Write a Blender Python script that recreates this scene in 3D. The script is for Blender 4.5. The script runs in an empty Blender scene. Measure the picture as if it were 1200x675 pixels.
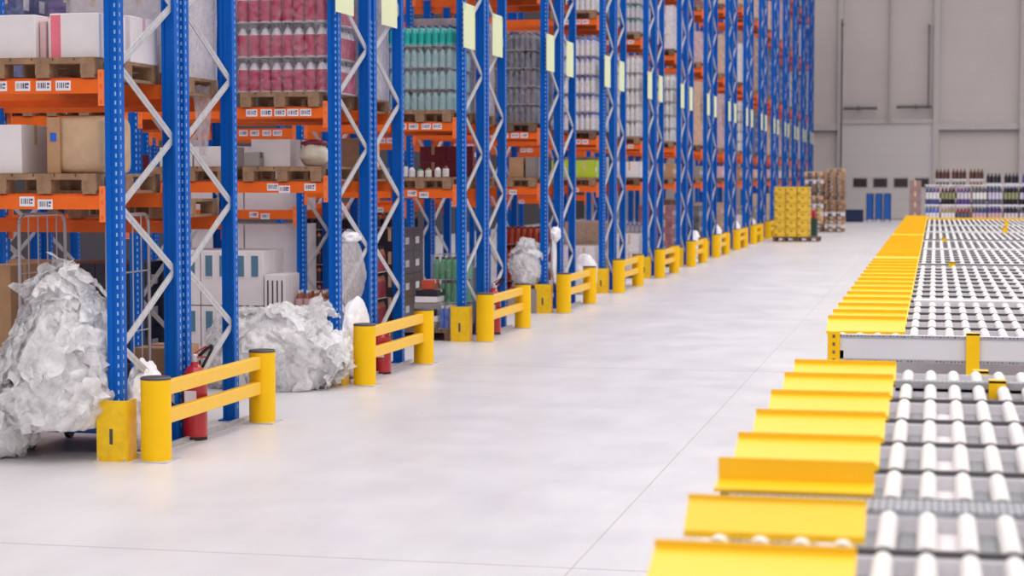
import bpy, math, random
from mathutils import Vector, Matrix, noise
random.seed(7)
C = bpy.context.scene.collection
PI = math.pi
ORD = ['first','second','third','fourth','fifth','sixth','seventh','eighth','ninth','tenth','eleventh','twelfth',
       'thirteenth','fourteenth','fifteenth','sixteenth']

# ------------------------------------------------------------------ materials
def srgb(r, g, b):
    f = lambda v: v/12.92 if v <= .04045 else ((v+.055)/1.055)**2.4
    return (f(r/255), f(g/255), f(b/255), 1)

def mat(name, rgb, rough=.5, metal=0., var=.06, scale=8., bump=0., bscale=40., coat=0., spec=.5, emit=0.):
    m = bpy.data.materials.new(name); m.use_nodes = True
    nt = m.node_tree; b = nt.nodes['Principled BSDF']
    c = srgb(*rgb)
    b.inputs['Roughness'].default_value = rough; b.inputs['Metallic'].default_value = metal
    b.inputs['Specular IOR Level'].default_value = spec
    b.inputs['Coat Weight'].default_value = coat
    tc = nt.nodes.new('ShaderNodeTexCoord')
    n = nt.nodes.new('ShaderNodeTexNoise'); n.inputs['Scale'].default_value = scale; n.inputs['Detail'].default_value = 4
    nt.links.new(tc.outputs['Object'], n.inputs['Vector'])
    r = nt.nodes.new('ShaderNodeValToRGB')
    r.color_ramp.elements[0].position = .3; r.color_ramp.elements[1].position = .7
    r.color_ramp.elements[0].color = tuple(max(0, v*(1-var)) for v in c[:3]) + (1,)
    r.color_ramp.elements[1].color = tuple(min(1, v*(1+var)) for v in c[:3]) + (1,)
    nt.links.new(n.outputs['Fac'], r.inputs['Fac']); nt.links.new(r.outputs['Color'], b.inputs['Base Color'])
    if bump:
        n2 = nt.nodes.new('ShaderNodeTexNoise'); n2.inputs['Scale'].default_value = bscale; n2.inputs['Detail'].default_value = 5
        nt.links.new(tc.outputs['Object'], n2.inputs['Vector'])
        bp = nt.nodes.new('ShaderNodeBump'); bp.inputs['Strength'].default_value = bump; bp.inputs['Distance'].default_value = .02
        nt.links.new(n2.outputs['Fac'], bp.inputs['Height']); nt.links.new(bp.outputs['Normal'], b.inputs['Normal'])
    return m

def film(name, rgb, clear, rough=.2, bump=.6, bscale=9., trans=.45):
    """thin plastic film: part see-through, part milky, part shiny"""
    m = bpy.data.materials.new(name); m.use_nodes = True
    nt = m.node_tree; N = nt.nodes; L = nt.links
    for n in list(N): N.remove(n)
    out = N.new('ShaderNodeOutputMaterial'); tc = N.new('ShaderNodeTexCoord')
    no = N.new('ShaderNodeTexNoise'); no.inputs['Scale'].default_value = bscale; no.inputs['Detail'].default_value = 6
    no.inputs['Distortion'].default_value = 1.2
    L.new(tc.outputs['Object'], no.inputs['Vector'])
    bp = N.new('ShaderNodeBump'); bp.inputs['Strength'].default_value = bump; bp.inputs['Distance'].default_value = .05
    L.new(no.outputs['Fac'], bp.inputs['Height'])
    di = N.new('ShaderNodeBsdfDiffuse'); di.inputs['Color'].default_value = srgb(*rgb)
    tl = N.new('ShaderNodeBsdfTranslucent'); tl.inputs['Color'].default_value = srgb(*rgb)
    m1 = N.new('ShaderNodeMixShader'); m1.inputs[0].default_value = trans
    L.new(di.outputs[0], m1.inputs[1]); L.new(tl.outputs[0], m1.inputs[2])
    tr = N.new('ShaderNodeBsdfTransparent')
    m2 = N.new('ShaderNodeMixShader')
    rp = N.new('ShaderNodeMapRange'); rp.inputs[1].default_value = .3; rp.inputs[2].default_value = .7
    rp.inputs[3].default_value = min(1, clear+.18); rp.inputs[4].default_value = max(0, clear-.18)
    L.new(no.outputs['Fac'], rp.inputs[0]); L.new(rp.outputs[0], m2.inputs[0])
    L.new(m1.outputs[0], m2.inputs[1]); L.new(tr.outputs[0], m2.inputs[2])
    gl = N.new('ShaderNodeBsdfGlossy'); gl.inputs['Roughness'].default_value = rough
    fr = N.new('ShaderNodeLayerWeight'); fr.inputs['Blend'].default_value = .5
    pw = N.new('ShaderNodeMath'); pw.operation = 'POWER'; pw.inputs[1].default_value = 4; L.new(fr.outputs['Facing'], pw.inputs[0])
    ma = N.new('ShaderNodeMath'); ma.operation = 'MULTIPLY_ADD'; ma.inputs[1].default_value = .45; ma.inputs[2].default_value = .04; L.new(pw.outputs[0], ma.inputs[0])
    m3 = N.new('ShaderNodeMixShader')
    L.new(ma.outputs[0], m3.inputs[0]); L.new(m2.outputs[0], m3.inputs[1]); L.new(gl.outputs[0], m3.inputs[2])
    for n in (gl, fr): L.new(bp.outputs['Normal'], n.inputs['Normal'])
    L.new(m3.outputs[0], out.inputs['Surface'])
    return m

def floor_mat():
    m = mat('concrete_floor', (214, 209, 213), .3, var=.05, scale=.6)
    nt = m.node_tree; N = nt.nodes; L = nt.links; b = N['Principled BSDF']
    tc = N['Texture Coordinate']
    n = N.new('ShaderNodeTexNoise'); n.inputs['Scale'].default_value = 1.4; n.inputs['Detail'].default_value = 9; n.inputs['Roughness'].default_value = .65
    L.new(tc.outputs['Object'], n.inputs['Vector'])
    mr = N.new('ShaderNodeMapRange'); mr.inputs[1].default_value = .35; mr.inputs[2].default_value = .7; mr.inputs[3].default_value = .3; mr.inputs[4].default_value = .42
    L.new(n.outputs['Fac'], mr.inputs[0]); L.new(mr.outputs[0], b.inputs['Roughness'])
    st = N.new('ShaderNodeTexNoise'); st.inputs['Scale'].default_value = .55; st.inputs['Detail'].default_value = 10; st.inputs['Roughness'].default_value = .7
    mp = N.new('ShaderNodeMapping'); mp.inputs['Scale'].default_value = (1.6, .5, 1)
    L.new(tc.outputs['Object'], mp.inputs['Vector']); L.new(mp.outputs[0], st.inputs['Vector'])
    r = N.new('ShaderNodeValToRGB'); r.color_ramp.elements[0].position = .35; r.color_ramp.elements[0].color = srgb(206, 202, 204)
    r.color_ramp.elements[1].position = .62; r.color_ramp.elements[1].color = srgb(219, 215, 217)
    L.new(st.outputs['Fac'], r.inputs['Fac']); L.new(r.outputs['Color'], b.inputs['Base Color'])
    return m

def perforated(name, rgb, hole, pitch=.05, frac=.3):
    """galvanised sheet punched with rows of small holes"""
    m = mat(name, rgb, .45, .15, .1, 30)
    nt = m.node_tree; N = nt.nodes; L = nt.links; b = N['Principled BSDF']
    tc = N['Texture Coordinate']
    mp = N.new('ShaderNodeMapping'); mp.inputs['Scale'].default_value = (1/pitch,)*3
    L.new(tc.outputs['Object'], mp.inputs['Vector'])
    v = N.new('ShaderNodeTexVoronoi'); v.inputs['Scale'].default_value = 1; v.inputs['Randomness'].default_value = .12
    L.new(mp.outputs[0], v.inputs['Vector'])
    lt = N.new('ShaderNodeMath'); lt.operation = 'LESS_THAN'; lt.inputs[1].default_value = frac
    L.new(v.outputs['Distance'], lt.inputs[0])
    mx = N.new('ShaderNodeMixRGB'); L.new(lt.outputs[0], mx.inputs[0])
    ramp = [n for n in N if n.type == 'VALTORGB'][0]
    L.new(ramp.outputs['Color'], mx.inputs[1]); mx.inputs[2].default_value = srgb(*hole)
    L.new(mx.outputs[0], b.inputs['Base Color'])
    return m

M = {}
M['floor'] = floor_mat()
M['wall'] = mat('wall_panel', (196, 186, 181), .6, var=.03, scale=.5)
M['wall_dark'] = mat('wall_panel_painted_shade', (66, 62, 68), .7, var=.04, scale=.5)  # shade of the unlit depth behind the racks, put into the wall colour
M['trim'] = mat('wall_trim', (186, 178, 177), .5)
M['steel_dark'] = mat('dark_steel', (95, 90, 92), .5, .3)
M['door'] = mat('door_panel', (200, 193, 191), .45, var=.02)
M['pane'] = mat('dark_pane', (62, 50, 54), .15)
M['blue'] = mat('blue_paint', (0, 94, 190), .45, var=.05, scale=5, spec=.2)
M['slot'] = mat('slot_edge', (150, 186, 226), .4)
M['orange'] = mat('orange_paint', (240, 104, 20), .42, var=.08, scale=4)
M['orange2'] = mat('orange_connector', (250, 128, 66), .45, var=.05)
M['galv'] = mat('galvanised_steel', (206, 205, 210), .38, .35, .1, 20)
M['galv_plain'] = mat('galvanised_sheet', (218, 217, 222), .45, .0, .04, 3)
M['perf'] = perforated('punched_steel', (164, 164, 170), (84, 84, 92), .022, .36)
M['pan'] = perforated('mesh_tray', (128, 128, 132), (58, 58, 64), .022, .38)
M['yellow'] = mat('yellow_paint', (254, 198, 0), .45, var=.04, scale=6, spec=.3)
M['yellow_glare'] = mat('yellow_rail', (252, 198, 62), .45, var=.03)  # rail yellow lightened, glare put into the colour
M['yellow_plate'] = mat('yellow_plate_paint', (255, 200, 26), .38, var=.03, scale=3)
M['yellow_guard'] = mat('yellow_guard_paint', (246, 196, 8), .45, var=.12, scale=14)
M['crate'] = mat('crate_plastic', (254, 206, 62), .5, var=.06)
M['cap'] = mat('grey_cap', (74, 70, 76), .5)
M['black'] = mat('black_rubber', (30, 28, 30), .6)
M['red'] = mat('red_enamel', (186, 30, 40), .3, coat=.3)
M['white'] = mat('white_board', (232, 224, 226), .6, var=.03)
M['roller'] = mat('roller_white', (238, 233, 230), .45, var=.03)
M['label'] = mat('label_paper', (236, 230, 236), .6, var=.03)
M['ink'] = mat('label_ink', (92, 86, 110), .6)
M['sign'] = mat('pale_sign', (232, 240, 196), .5, var=.03, scale=2)
M['wood'] = mat('pallet_wood', (152, 118, 90), .75, var=.25, scale=14)
M['wood_dark'] = mat('pallet_wood_old', (116, 90, 72), .8, var=.25, scale=14)
M['carton'] = mat('brown_carton', (182, 140, 104), .75, var=.08)
M['tan'] = mat('tan_carton', (212, 178, 142), .75, var=.08)
M['peach'] = mat('peach_carton', (226, 182, 146), .7, var=.08)
M['cream'] = mat('cream_cloth', (226, 214, 194), .7, var=.05)
M['pink'] = mat('pink_print', (232, 118, 136), .6)
M['grey_box'] = mat('grey_carton', (150, 140, 136), .7)
M['stack_box'] = mat('pinkish_grey_carton', (150, 122, 120), .7)
M['lime'] = mat('lime_carton', (182, 204, 50), .6)
M['beige_film'] = mat('beige_paper', (206, 172, 138), .6, var=.12, scale=6, bump=.5, bscale=10)
M['film_heap'] = film('waste_film', (255, 254, 255), .3, .2, .35, 14, .3)
M['film_core'] = mat('packed_film', (250, 247, 249), .5, var=.02, bump=.3, bscale=16)
M['film_bag'] = film('bag_film', (238, 234, 238), .38, .18, .8, 14, .5)
M['wrap'] = film('stretch_film', (250, 248, 250), .9, .22, .3, 12, .3)
M['wrap_milky'] = film('milky_stretch_film', (232, 228, 234), .42, .16, .6, 9, .4)
M['white_bag'] = mat('white_sack', (240, 238, 242), .5, var=.03, bump=.6, bscale=14)
M['sheet'] = mat('layer_board', (196, 188, 190), .7)
M['b_red'] = mat('bottle_raspberry', (184, 44, 88), .3, var=.12, scale=20)
M['b_clear'] = mat('bottle_clear', (214, 206, 212), .2, var=.08)
M['b_teal'] = mat('bottle_teal', (44, 176, 168), .2, var=.12)
M['b_paleteal'] = mat('bottle_pale_teal', (150, 188, 190), .22, var=.12)
M['b_green'] = mat('bottle_green', (66, 166, 108), .22, var=.15)
M['b_smoke'] = mat('bottle_smoke', (104, 104, 118), .25, var=.15)
M['b_violet'] = mat('bottle_lilac', (206, 200, 222), .3, var=.08)
M['b_white'] = mat('bottle_white', (232, 228, 226), .35, var=.06)
M['b_brown'] = mat('bottle_amber', (156, 84, 50), .3, var=.2)
M['b_blue'] = mat('bottle_blue', (40, 98, 204), .3, var=.15)
M['b_rust'] = mat('bottle_rust', (190, 78, 52), .35, var=.15)
M['b_tops'] = mat('bottle_umber', (92, 54, 44), .4, var=.3)
M['b_dark'] = mat('bottle_dark', (44, 38, 50), .3, var=.2)
M['b_navy'] = mat('navy_load', (66, 76, 140), .5, var=.15)
M['b_plum'] = mat('plum_load', (96, 70, 138), .5, var=.15)
M['b_maroon'] = mat('maroon_load', (140, 50, 62), .5, var=.15)
M['b_pinkish'] = mat('pinkish_load', (214, 176, 178), .5, var=.1)
M['b_olive'] = mat('olive_load', (150, 152, 110), .4, var=.15)
M['blue_plastic'] = mat('blue_plastic', (26, 100, 190), .4)
M['navy_plastic'] = mat('navy_plastic', (22, 40, 84), .45)
M['green_dark'] = mat('dark_green_plastic', (24, 62, 52), .5)
M['wire'] = mat('wire_zinc', (196, 192, 196), .35, .5)
M['window_print'] = mat('blue_print', (84, 126, 150), .5)
M['dark_print'] = mat('dark_print', (70, 66, 74), .6)

# ------------------------------------------------------------------ mesh builder
class MB:
    def __init__(s): s.v = []; s.f = []; s.m = []; s.s = []
    def add(s, vs, fs, m=0, smooth=False):
        o = len(s.v); s.v += [tuple(v) for v in vs]
        for f in fs: s.f.append(tuple(i+o for i in f)); s.m.append(m); s.s.append(smooth)
    def box(s, x0, x1, y0, y1, z0, z1, m=0):
        s.add([(x0,y0,z0),(x1,y0,z0),(x1,y1,z0),(x0,y1,z0),(x0,y0,z1),(x1,y0,z1),(x1,y1,z1),(x0,y1,z1)],
              [(0,3,2,1),(4,5,6,7),(0,1,5,4),(1,2,6,5),(2,3,7,6),(3,0,4,7)], m)
        return s
    def bar(s, p, q, w, h, m=0, up=(0,0,1)):
        p = Vector(p); q = Vector(q); d = (q-p).normalized(); u = Vector(up)
        if abs(d.dot(u)) > .98: u = Vector((1,0,0))
        a = d.cross(u).normalized(); b = a.cross(d).normalized()
        vs = [e + a*(w/2*i) + b*(h/2*j) for e in (p, q) for i, j in ((-1,-1),(1,-1),(1,1),(-1,1))]
        s.add(vs, [(0,1,2,3),(7,6,5,4),(0,4,5,1),(1,5,6,2),(2,6,7,3),(3,7,4,0)], m); return s
    def cyl(s, p, q, r0, r1=None, n=12, m=0, caps=True, smooth=True):
        r1 = r0 if r1 is None else r1
        p = Vector(p); q = Vector(q); d = (q-p).normalized(); u = Vector((0,0,1)) if abs(d.z) < .9 else Vector((1,0,0))
        a = d.cross(u).normalized(); b = a.cross(d)
        vs = [e + (a*math.cos(2*PI*i/n) + b*math.sin(2*PI*i/n))*r for e, r in ((p, r0), (q, r1)) for i in range(n)]
        s.add(vs, [(i, (i+1) % n, n+(i+1) % n, n+i)[::-1] for i in range(n)], m, smooth)
        if caps: s.add(vs, [tuple(range(n)), tuple(range(2*n-1, n-1, -1))], m)
        return s
    def tube(s, pts, r, n=6, m=0):
        for a, b in zip(pts[:-1], pts[1:]): s.cyl(a, b, r, r, n, m)
        return s
    def lathe(s, prof, c=(0,0,0), n=12, mats=None):
        vs = [(c[0]+r*math.cos(2*PI*i/n), c[1]+r*math.sin(2*PI*i/n), c[2]+z) for r, z in prof for i in range(n)]
        for j in range(len(prof)-1):
            k = (mats[j] if mats else 0)
            s.add(vs[j*n:(j+2)*n], [(i, (i+1) % n, n+(i+1) % n, n+i) for i in range(n)], k, True)
        s.add(vs[-n:], [tuple(range(n))], mats[-1] if mats else 0); s.add(vs[:n], [tuple(range(n-1, -1, -1))], mats[0] if mats else 0)
        return s
    def prism(s, pts, z0, z1, m=0):
        n = len(pts)
        s.add([(x, y, z0) for x, y in pts] + [(x, y, z1) for x, y in pts],
              [tuple(range(n-1, -1, -1)), tuple(range(n, 2*n))] + [(i, (i+1) % n, n+(i+1) % n, n+i) for i in range(n)], m); return s
    def extr_x(s, pts, x0, x1, m=0):          # polygon in (y,z) pulled along x
        n = len(pts)
        s.add([(x0, y, z) for y, z in pts] + [(x1, y, z) for y, z in pts],
              [tuple(range(n-1, -1, -1)), tuple(range(n, 2*n))] + [(i, (i+1) % n, n+(i+1) % n, n+i) for i in range(n)], m); return s
    def mesh(s, name, mats):
        me = bpy.data.meshes.new(name); me.from_pydata(s.v, [], s.f)
        for m in (mats if isinstance(mats, (list, tuple)) else [mats]): me.materials.append(M[m] if isinstance(m, str) else m)
        me.polygons.foreach_set('material_index', s.m); me.polygons.foreach_set('use_smooth', s.s); me.update()
        return me
    def build(s, name, mats, parent=None, loc=(0,0,0), bevel=0):
        o = bpy.data.objects.new(name, s.mesh(name, mats)); C.objects.link(o); o.location = loc
        if parent: o.parent = parent
        if bevel:
            b = o.modifiers.new('bevel', 'BEVEL'); b.width = bevel; b.segments = 2; b.limit_method = 'ANGLE'
        return o

USED = set()
def tag(o, label, cat, group=None, kind=None):
    o['label'] = label; o['category'] = cat
    if group: o['group'] = group
    if kind: o['kind'] = kind
    return o
def empty(name, loc, label, cat, group=None, rz=0):
    o = bpy.data.objects.new(name, None); C.objects.link(o); o.location = loc; o.rotation_euler = (0,0,rz)
    o.empty_display_size = .2
    return tag(o, label, cat, group)
def inst(name, me, parent, loc=(0,0,0), rz=0, bevel=0):
    o = bpy.data.objects.new(name, me); C.objects.link(o); o.parent = parent; o.location = loc; o.rotation_euler = (0,0,rz)
    if bevel:
        b = o.modifiers.new('bevel', 'BEVEL'); b.width = bevel; b.segments = 2; b.limit_method = 'ANGLE'
    return o
def struct(name, mb, mats, bevel=0):
    o = mb.build(name, mats, bevel=bevel); o['kind'] = 'structure'; return o

# ------------------------------------------------------------------ the hall
struct('floor', MB().box(-17, 14, -6, 96, -.2, 0), 'floor')
w = MB(); w.box(-17, 14, 94, 94.3, 0, 15)
for i in range(1, 15): w.box(-17, 14, 93.997, 94, i*1.0-.008, i*1.0+.008, 1)
struct('wall_back', w, ['wall', 'trim'])
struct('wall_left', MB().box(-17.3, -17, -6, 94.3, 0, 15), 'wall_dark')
n = 0
for x0, x1, z0, z1, d in ((-4.62,-4.4,0,15,.25), (-.13,.14,0,15,.25), (3.85,4.2,0,15,.3), (-8,-7.7,0,15,.25), (-5.9,-4.62,4.3,4.62,.18),
                       (.14,3.85,4.3,4.62,.18), (-4.4,-.13,4.62,4.82,.2)):
    n += 1
    struct('trim_%d' % n, MB().box(x0, x1, 94-d, 94, z0, z1), 'trim')
for x0, x1, z0, z1, d in ((-5.9,-4.62,4.25,4.3,.2), (.14,3.85,4.25,4.3,.2)):
    n += 1; struct('trim_%d' % n, MB().box(x0, x1, 94-d, 94, z0, z1), 'steel_dark')
M['groove'] = mat('panel_groove', (168, 160, 158), .6)
d = MB()
for i in range(9): d.box(-4.4, -.13, 93.88, 94, i*.5136, i*.5136+.507)
d.box(-4.4, -.13, 93.89, 94, 0, 4.6, 1)
d.box(-4.4, -.13, 93.86, 93.9, 0, .08, 1)
do = struct('door_1', d, ['door', 'groove'])
for x0 in (-3.85, -2.9, -1.93, -.95):
    f = MB().box(x0, x0+.66, 93.85, 93.88, 1.58, 2.0).build('window_frame', 'steel_dark', do)
    MB().box(x0+.04, x0+.62, 93.835, 93.85, 1.62, 1.96).build('pane', 'pane', f)
MB().box(-4.46, -4.4, 93.7, 93.75, 0, 9.6).box(-4.46, -4.4, 93.7, 94, 9.3, 9.4).build('door_track', 'steel_dark', do)
MB().box(-.4, -.33, 93.68, 93.75, 5.3, 9.3).box(-.4, -.33, 93.7, 94, 9.2, 9.3).build('door_track', 'steel_dark', do)
MB().cyl((-2.2,93.75,4.9), (-2.2,93.75,13), .06).box(-2.28,-2.12,93.7,94,4.75,4.95).build('door_track', 'groove', do)
MB().cyl((-4.35,93.75,5.35), (-2.75,93.75,5.35), .07).box(-3.7,-3.6,93.7,94,5.25,5.45).build('spring_shaft', 'steel_dark', do)
MB().cyl((-1.85,93.75,5.4), (-.2,93.75,5.4), .07).box(-1.0,-.9,93.7,94,5.3,5.5).build('spring_shaft', 'steel_dark', do)
n += 1; struct('trim_%d' % n, MB().box(-1.803, -1.795, -6, 93.6, .0, .0015), 'trim')     # sawn floor joint
for yy in (9.6, 19.9, 30.2, 45):
    n += 1; struct('trim_%d' % n, MB().box(-5.2, -.9, yy, yy+.008, .0, .0015), 'trim')

# ------------------------------------------------------------------ pallet racks
NROW = 16
XE = -5.62            # aisle-side face of the rack ends
PW, PD = .105, .10    # upright section
BAY = 2.06
def Yk(k): return 12.65 + 5.1*k
POST = (.0, 1.03, 1.22, 2.25)       # near face of each upright in a double row
HT = 11.2

def upright_mesh(slots):
    b = MB(); w, dp = PW/2, PD
    b.prism([(-w,0),(-.012,0),(-.008,.008),(.008,.008),(.012,0),(w,0),(w,dp),(w-.02,dp),(w-.02,dp-.015),(-w+.02,dp-.015),(-w+.02,dp),(-w,dp)], 0, HT)
    if slots:
        z = .1
        while z < slots:
            b.box(.024, .036, -.0012, 0, z, z+.028, 1)
            for sx in (-1, 1):
                x0 = w*sx
                b.box(min(x0, x0+.0012*sx), max(x0, x0+.0012*sx), .028, .042, z, z+.03, 1)
            z += .062
    return b.mesh('upright', ['blue', 'slot'])
UP = {s: upright_mesh(s) for s in (0, 3.6, 5.5)}
FOOT = MB().box(-.085,.085,-.03,.13,0,.01).mesh('foot_plate', ['blue'])

BEAMS = {}
def beam_mesh(L):
    if L not in BEAMS:
        b = MB()
        b.extr_x([(0,-.11),(.05,-.11),(.05,0),(.022,0),(.022,-.012),(0,-.012)], -L, 0)
        for x0, x1 in ((-.045, .0), (-L, -L+.045)):
            b.box(x0, x1, -.008, .0, -.2, .055, 1)
            for zz in (-.17, -.06, .02): b.box(x0+.015, x1-.015, -.012, -.008, zz-.012, zz+.012, 0)
        BEAMS[L] = b.mesh('beam', ['orange', 'orange2'])
    return BEAMS[L]
def label_mesh(i):
    b = MB().box(0, .115, -.0025, 0, -.07, 0); r = random.Random(i)
    x = .012
    while x < .075:
        wd = r.choice((.004, .007, .011)); b.box(x, x+wd, -.0032, -.0025, -.052, -.014, 1); x += wd + r.choice((.005, .008))
    b.box(.084, .104, -.0032, -.0025, -.03, -.014, 1); b.box(.084, .1, -.0032, -.0025, -.052, -.04, 1)
    return b.mesh('label', ['label', 'ink'])
LBL = [label_mesh(i) for i in range(4)]
BRACE = {}
def brace_mesh(dy, dz):
    k = (round(dy, 3), round(dz, 3))
    if k not in BRACE:
        b = MB(); p, q = Vector((0,0,0)), Vector((0,dy,dz))
        b.bar(p, q, .005, .034, 0, (1,0,0)); e = Vector((1,0,0))
        dd = (q-p).normalized(); nn = dd.cross(e).normalized()*.0155
        for s in (1, -1): b.bar(p+nn*s+e*.012, q+nn*s+e*.012, .005, .03, 0, nn)
        BRACE[k] = b.mesh('brace', ['galv'])
    return BRACE[k]

LV1 = [1.88, 2.69, 4.77]
def levels(k, bay, back):
    """beam-top heights of one bay"""
    if bay == 0:
        l = {0: [1.89, 2.71], 1: [1.97, 2.69]}.get(k, [1.87, 2.69])
        if k == 0 and back: l = [1.69, 2.66]
    else:
        l = [1.6, 2.62] if bay == 1 else [1.75, 2.7]
    zt = 2 + 205*(Yk(k)+2.5)/2200
    if zt > 4.2: l = l + [4.77]
    l4 = {6: 6.2, 7: 6.2, 8: 6.68}.get(k, 7.13)
    if zt > l4: l = l + [l4]
    if zt > 9.2: l = l + [9.3]
    return l
NB = {0: 1, 1: 2, 2: 3, 3: 3, 4: 2, 5: 2, 6: 2}

def rack(k):
    y0 = Yk(k)
    root = empty('pallet_rack', (XE, y0, 0), 'blue and orange double pallet rack, %s row from the camera' % ORD[k], 'rack', 'pallet racks along the aisle')
    nb = NB.get(k, 1)
    um = UP[3.6] if k < 2 else UP[5.5] if k < 5 else UP[0]
    ztop = min(HT-.5, 2 + 215*(y0+2.5)/2200 + .3)
    for fr in range(nb+1):
        xc = -PW/2 - fr*BAY
        if fr == nb and k > 6: pass
        for i, py in enumerate(POST):
            flip = i in (1, 3)
            u = inst('upright', um, root, (xc, py + (PD if flip else 0), 0), PI if flip else 0)
            if k < 6 and fr < 2: inst('foot_plate', FOOT, u)
        zt = ztop if fr == 0 else min(ztop, 3.0)
        if fr > 1 and k > 3: continue
        if fr == nb and k >= 4: continue
        for a, b, s in ((POST[0]+.07, POST[1]+.03, 1), (POST[3]+.03, POST[2]+.07, -1)):
            z = .3; out = False
            while z < zt:                      # inner node at z, outer node at z+.5
                ya, yb = (b, a) if not out else (a, b)
                inst('brace', brace_mesh(yb-ya, .5), root, (xc+.012, ya, z))
                z += .5; out = not out
    for bay in range(nb):
        x1 = -PW - bay*BAY
        L = BAY - PW
        for back in (0, 1):
            for li, z in enumerate(levels(k, bay, back)):
                for fi in (0, 1):
                    yb = (POST[0] if fi == 0 else POST[1]+PD) if not back else (POST[2] if fi == 0 else POST[3]+PD)
                    flip = fi == 1
                    bm = inst('beam', beam_mesh(round(L, 3)), root, (x1 if not flip else x1-L, yb, z), PI if flip else 0)
                    if fi == 0 and back == 0 and k < 6 and bay < 2 and li < 3:
                        if k == 0 and li == 1: xs = (-.99, -.86, -.68, -.52, -.37)
                        elif k == 0: xs = (-.66, -.52)
                        elif k == 1 and li == 1: xs = (-.83, -.68, -.54, -.41, -.28)
                        elif k == 1: xs = (-.62, -.5, -.24)
                        elif li == 0: xs = (-.62, -.47)
                        else: xs = (-.75, -.6, -.44, -.3)
                        for j, xx in enumerate(xs):
                            zz = -.02 - (0.02 if (j % 2 and len(xs) < 4) else 0)
                            inst('label', LBL[(j+k) % 4], bm, (xx, .0, zz))
    return root

GUARD_SHELL = MB().prism([(-.11,-.07),(.11,-.07),(.12,-.05),(.12,.1),(.105,.1),(.105,-.05),(.1,-.055),(-.1,-.055),(-.105,-.05),(-.105,.1),(-.12,.1),(-.12,-.05)], .006, .43)\
    .box(-.125,.125,-.085,.1,0,.006).mesh('shell', ['yellow_guard'])
GUARD_SLOT = MB().box(-.012,.012,-.0725,-.07,.12,.23).mesh('slot', ['cap'])
GUARD_BOLT = MB().cyl((0,0,.004),(0,0,.02),.012,n=6).mesh('anchor_bolt', ['galv'])
def guard(x, y, label):
    g = empty('upright_guard', (x, y, 0), label, 'post guard', 'yellow guards at the rack feet')
    inst('shell', GUARD_SHELL, g); inst('slot', GUARD_SLOT, g)
    for sx in (-.1, .1): inst('anchor_bolt', GUARD_BOLT, g, (sx, -.078, .0))

def lathe_mesh(name, prof, mats, n=24):
    return MB().lathe(prof, n=n).mesh(name, mats)
BOL = lathe_mesh('bollard', [(.108,.01),(.108,.58)], ['yellow'])
CAP = lathe_mesh('bollard_cap', [(.109,.58),(.109,.592),(.1,.6),(.02,.604)], ['cap'])
BASE = MB().box(-.13,.13,-.13,.13,0,.01).mesh('base_plate', ['galv'])
BRAIL = MB().box(-.035,.03,0,1.98,-.05,.05).mesh('rail', ['yellow_glare'])
def barrier(k):
    y0 = Yk(k)
    r = empty('rack_barrier', (-5.37, y0+.02, 0), 'yellow double-rail barrier guarding the end of the %s rack row' % ORD[k], 'barrier', 'yellow barriers at the rack ends')
    for dy in (0, 2.2):
        b = inst('bollard', BOL, r, (0, dy, 0)); inst('bollard_cap', CAP, b); inst('base_plate', BASE, b)
    for z in (.5, .295): inst('rail', BRAIL, r, (0, .11, z), bevel=.006)
    if k < 5:
        fr = MB().box(-5.56, -5.53, y0+.1, y0+2.35, 0, .035).box(-5.53, -5.49, y0+.1, y0+2.35, 0, .008).build('floor_rail', 'galv')
        tag(fr, 'low steel floor rail behind the barrier of the %s rack row' % ORD[k], 'floor rail', 'steel floor rails behind the barriers')

SIGN = MB().box(-.003,.003,0,.58,0,.54).mesh('board', ['sign'])
CLIP = MB().box(-.02,.006,-.012,.012,-.03,.03).mesh('clip', ['galv'])
def sign(k, dy, which):
    s = empty('aisle_sign', (XE+.012, Yk(k)+dy, 3.59), 'pale yellow aisle sign near the %s upright of the %s rack row' % (which, ORD[k]), 'sign', 'pale aisle signs on the rack ends')
    inst('board', SIGN, s)
    for yy in (.06, .52): inst('clip', CLIP, s, (0, yy, .5))

for k in range(NROW):
    rack(k)
    guard(XE-PW/2, Yk(k)-.002, 'yellow steel post guard at the aisle corner of the %s rack row' % ORD[k])
    barrier(k)
    if k >= 1:
        sign(k, -.1, 'front'); sign(k, 1.46, 'rear')
for k in (3,): guard(XE-PW/2-BAY, Yk(k)-.002, 'yellow post guard one bay inside the %s rack row' % ORD[k])

# ------------------------------------------------------------------ pallets and loads
def pallet_parts():
    dk = MB()
    for i in range(5): dk.box(-.4+i*.1625, -.4+i*.1625+.15, -.58, .58, .122, .144)
    for y in (-.58, -.07, .44): dk.box(-.4, .4, y, y+.14, .1, .122)
    sk = MB().box(-.05, .05, -.58, .58, 0, .022)
    bl = MB().box(-.055, .055, -.07, .07, .022, .1)
    return dk, sk, bl
_dk, _sk, _bl = pallet_parts()
DECK = {m: _dk.mesh('deck', [m]) for m in ('wood', 'wood_dark')}
SKID = {m: _sk.mesh('skid', [m]) for m in ('wood', 'wood_dark')}
BLOCK = {m: _bl.mesh('block', [m]) for m in ('wood', 'wood_dark')}
def pal_one(m):
    b = MB(); 
    for i in range(5): b.box(-.4+i*.1625, -.4+i*.1625+.15, -.58, .58, .122, .144)
    for y in (-.58, -.07, .44): b.box(-.4, .4, y, y+.14, .1, .122)
    for x in (-.345, 0, .345):
        b.box(x-.05, x+.05, -.58, .58, 0, .022)
        for y in (-.51, 0, .51): b.box(x-.055, x+.055, y-.07, y+.07, .022, .1)
    return b.mesh('wooden_pallet', [m])
PALONE = {m: pal_one(m) for m in ('wood', 'wood_dark')}
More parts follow.
